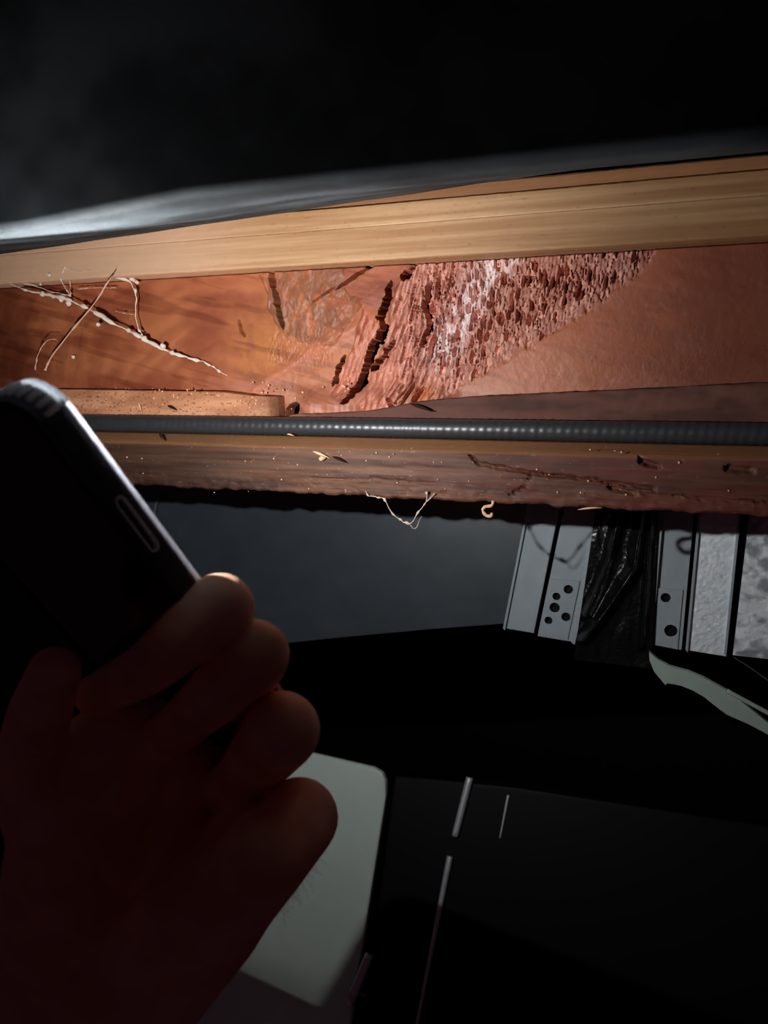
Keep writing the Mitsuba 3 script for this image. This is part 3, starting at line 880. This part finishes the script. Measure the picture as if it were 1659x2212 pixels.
parts = []
for k in range(4):
    parts += [bone(MCP[k], RM[k], PIP[k], RP[k]), bone(PIP[k], RP[k], MID[k], 0.0102), bone(MID[k], 0.0102, DIP[k], RD[k]), bone(DIP[k], RD[k], TIP[k], RT[k])]
    parts.append(m3.Manifold.batch_hull([sph(MCP[k], RM[k]), sph(WR[min(2, (k + 1) // 2)], RW[0] * 0.9), sph(WR[1], RW[1] * 0.9)]))
for k in range(3):
    parts.append(m3.Manifold.batch_hull([sph(MCP[k], RM[k]), sph(MCP[k + 1], RM[k + 1]), sph(WR[1], 0.018), sph(WR[2], 0.016)]))
parts.append(m3.Manifold.batch_hull([sph(MCP[3], 0.0125), sph(HYP, 0.0155), sph(WR[2], RW[2])]))
parts.append(m3.Manifold.batch_hull([sph(HYP, 0.0155), sph(WR[1], RW[1]), sph(WR[2], RW[2])]))
parts.append(m3.Manifold.batch_hull([sph(THEN, 0.0165), sph(WR[0], RW[0]), sph(WR[1], RW[1])]))
parts.append(m3.Manifold.batch_hull([sph(THEN, 0.0165), sph(MCP[0], RM[0]), sph(MCP[2], RM[2]), sph(WR[1], 0.018), sph(at(60, 1690, 0.285), 0.012)]))
# thumb up the left edge of the phone
th1, th2, th3 = at(60, 1660, 0.285), at(88, 1535, 0.272), at(118, 1452, 0.262)
parts += [bone(THEN, 0.0165, th1, 0.0125), bone(th1, 0.0125, th2, 0.0108), bone(th2, 0.0108, th3, 0.0088)]
parts.append(m3.Manifold.batch_hull([sph(WR[0], RW[0]), sph(WR[1], RW[1]), sph(WR[2], RW[2]), sph(FA[0], 0.026), sph(FA[1], 0.026)]))
hand = m3.Manifold.batch_boolean(parts, m3.OpType.Add).refine_to_length(0.0026)
v, f = tri(hand)
hm = trimesh.Trimesh(v, f, process=True)
trimesh.smoothing.filter_taubin(hm, lamb=0.5, nu=0.52, iterations=14)
add('person', hm, 'skin', 'hand of a person gripping the phone, four fingers curled round its side', 'person', smooth=True)
# hairs on the outer edge of the hand
hr = np.random.default_rng(5)
hs = []
for k in range(26):
    s = hr.uniform(0, 1)
    b = at(690 - 90 * s + hr.uniform(-14, 8), 1850 + 130 * s + hr.uniform(-10, 10), 0.272)
    dpx = hr.uniform(16, 42)
    e = b + (CR * hr.uniform(0.0, 0.9) - CU * hr.uniform(0.3, 1.0)) * dpx * 0.272 / FPX
    mdl = (b + e) / 2 + CR * hr.uniform(-3, 6) * 0.272 / FPX
    hs.append(tube(spline([b, mdl, e], 6), np.linspace(0.00007, 0.00003, 6), 4))
add('person__hair', trimesh.util.concatenate(hs), 'body_hair', 'short dark hairs on the edge of the hand', kind='stuff')


# ------------------------------------------------------------------ cobwebs, fibres, crumbs
def dusty(pts, r0, r1, n, seed, bead=1.5, jit=0.0006):
    q = spline(pts, n)
    r_ = np.random.default_rng(seed)
    q = q + jit * (meshkit.noise(np.stack([np.arange(n) * 0.45, np.zeros(n), np.zeros(n)], -1), seed)[:, None] - 0.5) * np.array([1, 1, 1])
    rad = np.linspace(r0, r1, n) * (0.55 + bead * np.clip(meshkit.noise(np.stack([np.arange(n) * 0.6, np.full(n, 3.0), np.zeros(n)], -1), seed + 1) - 0.45, 0, 1) * 2)
    return tube(q, rad, 7)


def bead(p, r, seed):
    m = trimesh.creation.icosphere(2, 1.0)
    v = np.array(m.vertices)
    v = v * (0.75 + 0.5 * meshkit.noise(v * 2.2 + seed, seed))[:, None] * r + p
    return trimesh.Trimesh(v, m.faces, process=False)


yw = lambda x, y, Y: aty(x, y, Y)
main = [yw(-40, 600, .408), yw(2, 606, .407), yw(60, 628, .405), yw(150, 648, .404), (yw(260, 706, .406)), yw(360, 758, .411), yw(440, 782, .417), yw(490, 812, .4195)]
add('cobweb__main_strand', dusty(main[2:], 0.0009, 0.0004, 110, 131, 1.9), 'web', smooth=True)
add('cobweb__strand', dusty(main[:4], 0.0004, 0.0006, 50, 132), 'web', smooth=True)
for k, (pts, r) in enumerate([
    ([(2, 606, .408), (60, 614, .407), (120, 632, .406), (152, 640, .405)], .0004),
    ([(152, 640, .405), (152, 618, .4065), (151, 598, .408)], .0003),
    ([(150, 636, .405), (132, 608, .4055), (136, 585, .4042), (142, 577, .4042)], .0004),
    ([(236, 594, .408), (272, 604, .41), (289, 622, .41), (294, 645, .409), (292, 680, .409), (298, 705, .409), (307, 724, .409)], .0006),
    ([(278, 592, .412), (288, 605, .412), (299, 612, .411)], .0010),
    ([(165, 624, .41), (210, 622, .412), (252, 622, .412)], .00025),
    ([(292, 680, .409), (276, 678, .411), (248, 672, .413)], .00022),
    ([(142, 577, .4042), (170, 586, .4042), (195, 584, .4042)], .0003),
    ([(100, 590, .4042), (110, 597, .406), (118, 606, .408)], .0005),
    ([(72, 600, .407), (80, 606, .408), (90, 616, .408)], .0004)]):
    add('cobweb__strand', dusty([yw(*q) for q in pts], r, r * 0.8, 36, 140 + k), 'web' if r > .0003 else 'web_thin', smooth=True)
for k, (x, y, Y, r) in enumerate([(92, 635, .405, .0016), (115, 641, .405, .0011), (212, 701, .405, .0012), (158, 771, .415, .0012), (132, 648, .405, .0014), (148, 655, .404, .0016), (312, 732, .408, .0019), (352, 748, .410, .0018), (372, 762, .412, .0014), (278, 714, .406, .0013), (3, 605, .407, .0013), (106, 594, .4035, .0011)]):
    add('cobweb__dust_bead', bead(yw(x, y, Y), r, 160 + k), 'web', smooth=True)
tag('cobweb', 'dusty pale cobweb strand slanting across the left of the rotten beam', 'cobweb')
add('cobweb_001__strand', dusty([at(98, 800, .475), at(112, 770, .475), at(150, 720, .475), at(200, 660, .465), at(242, 596, .455)], 0.0010, 0.0004, 40, 171, .8), 'web_dim', smooth=True)
add('cobweb_001__strand', dusty([at(76, 800, .475), at(84, 760, .475), at(104, 735, .475), at(125, 735, .475)], 0.0005, 0.0003, 30, 172, .8), 'web_dim', smooth=True)
tag('cobweb_001', 'blurred thread of cobweb hanging close in front of the beam, above the phone', 'cobweb')
Yr = .374
for k, (pts, r) in enumerate([
    ([(790, 1062, .3735), (800, 1072, .3735), (818, 1075, .3735), (834, 1083, .374), (850, 1112, .374), (868, 1124, .374), (882, 1131, .374), (892, 1126, .374), (905, 1105, .374), (920, 1085, .374), (922, 1062, .3735)], .0005),
    ([(920, 1085, .374), (930, 1076, .3738), (939, 1066, .3735)], .0003),
    ([(882, 1131, .374), (896, 1142, .374), (904, 1130, .374), (910, 1115, .374)], .0002)]):
    add('cobweb_002__strand', dusty([yw(*q) for q in pts], r, r * .9, 60, 180 + k), 'web_thin', smooth=True)
tag('cobweb_002', 'pale strand of web hanging in a V below the timber rail', 'cobweb')
cq = spline([yw(x, y, .3745) for x, y in [(1066, 1082), (1062, 1092), (1048, 1095), (1043, 1103), (1050, 1113), (1060, 1115), (1063, 1108)]], 50)
add('wood_curl', tube(cq, 0.0008 * (0.8 + 0.5 * meshkit.noise(np.stack([np.arange(50) * .5, np.zeros(50), np.zeros(50)], -1), 9)), 8), 'pale_chip', 'small pale hook-shaped curl hanging from the timber rail above the steel sheet', 'wood shaving', smooth=True)


def splinter(a, b, wdt, seed):
    q = np.array(spline([a, (a + b) / 2 + np.array([0, -0.0006, 0.0004]), b], 9))
    return tube(q, wdt * np.array([.25, .6, .9, 1, 1, .85, .7, .4, .15]), 5)


for a, b, wd, mt, lb in [
    ((344, 936, .3775), (358, 952, .3760), .0009, 'dark_chip', 'dark splinter on the timber rail just below the left of the cable'),
    ((718, 986, .3742), (752, 1001, .3742), .0008, 'dark_chip', 'thin dark splinter on the face of the timber rail, beside pale chips'),
    ((886, 872, .404), (936, 890, .401), .0010, 'dark_chip', 'dark splinter sticking out at the foot of the crumbled rot'),
    ((676, 975, .3742), (712, 990, .3740), .0008, 'pale_chip', 'pale chip on the timber rail, upper of the two under the hole'),
    ((690, 993, .3738), (704, 990, .3738), .0015, 'pale_chip', 'stubby pale chip on the timber rail, lower of the two under the hole'),
    ((1248, 1101, .376), (1300, 1097, .374), .0005, 'pale_chip', 'fine pale splinter along the lower edge of the timber rail'),
    ((291, 492, .4030), (318, 487, .4030), .0011, 'dark_chip', 'dark crumb on the upper edge of the pine batten, left'),
    ((996, 400, .4040), (1020, 398, .4042), .0008, 'dark_chip', 'dark crumb on the upper edge of the pine batten near the middle'),
    ((620, 938, .3830), (636, 942, .3828), .0005, 'pale_chip', 'short pale fibre stuck to the underside of the cable'),
    ((300, 868, .4035), (306, 889, .402), .0007, 'pale_chip', 'pale fibre standing on the dusty strip left, by the cable'),
    ((362, 876, .4035), (382, 886, .402), .0008, 'dark_chip', 'brown splinter on the dusty strip, above the cable')]:
    add('wood_splinter', splinter(yw(*a), yw(*b), wd, 3), mt, lb, 'splinter', smooth=True)
cr = np.random.default_rng(11)
cb = []
for k in range(70):
    x, y = cr.uniform(170, 640), cr.uniform(838, 886)
    cb.append(bead(yw(x, y, .4035), cr.uniform(.0002, .0007), int(cr.integers(99))))
for k in range(18):
    x, y = cr.uniform(540, 760), cr.uniform(825, 850)
    cb.append(bead(yw(x, y, .417), cr.uniform(.0003, .0008), int(cr.integers(99))))
for k in range(60):
    x = cr.uniform(240, 1600)
    cb.append(bead(yw(x, 970 + cr.uniform(-6, 100), .3745), cr.uniform(.00015, .0005), int(cr.integers(99))))
add('wood_crumbs', trimesh.util.concatenate(cb), 'pale_chip', 'pale crumbs of dust and wood sprinkled on the strips under the rotten beam', 'crumbs', kind='stuff', smooth=True)
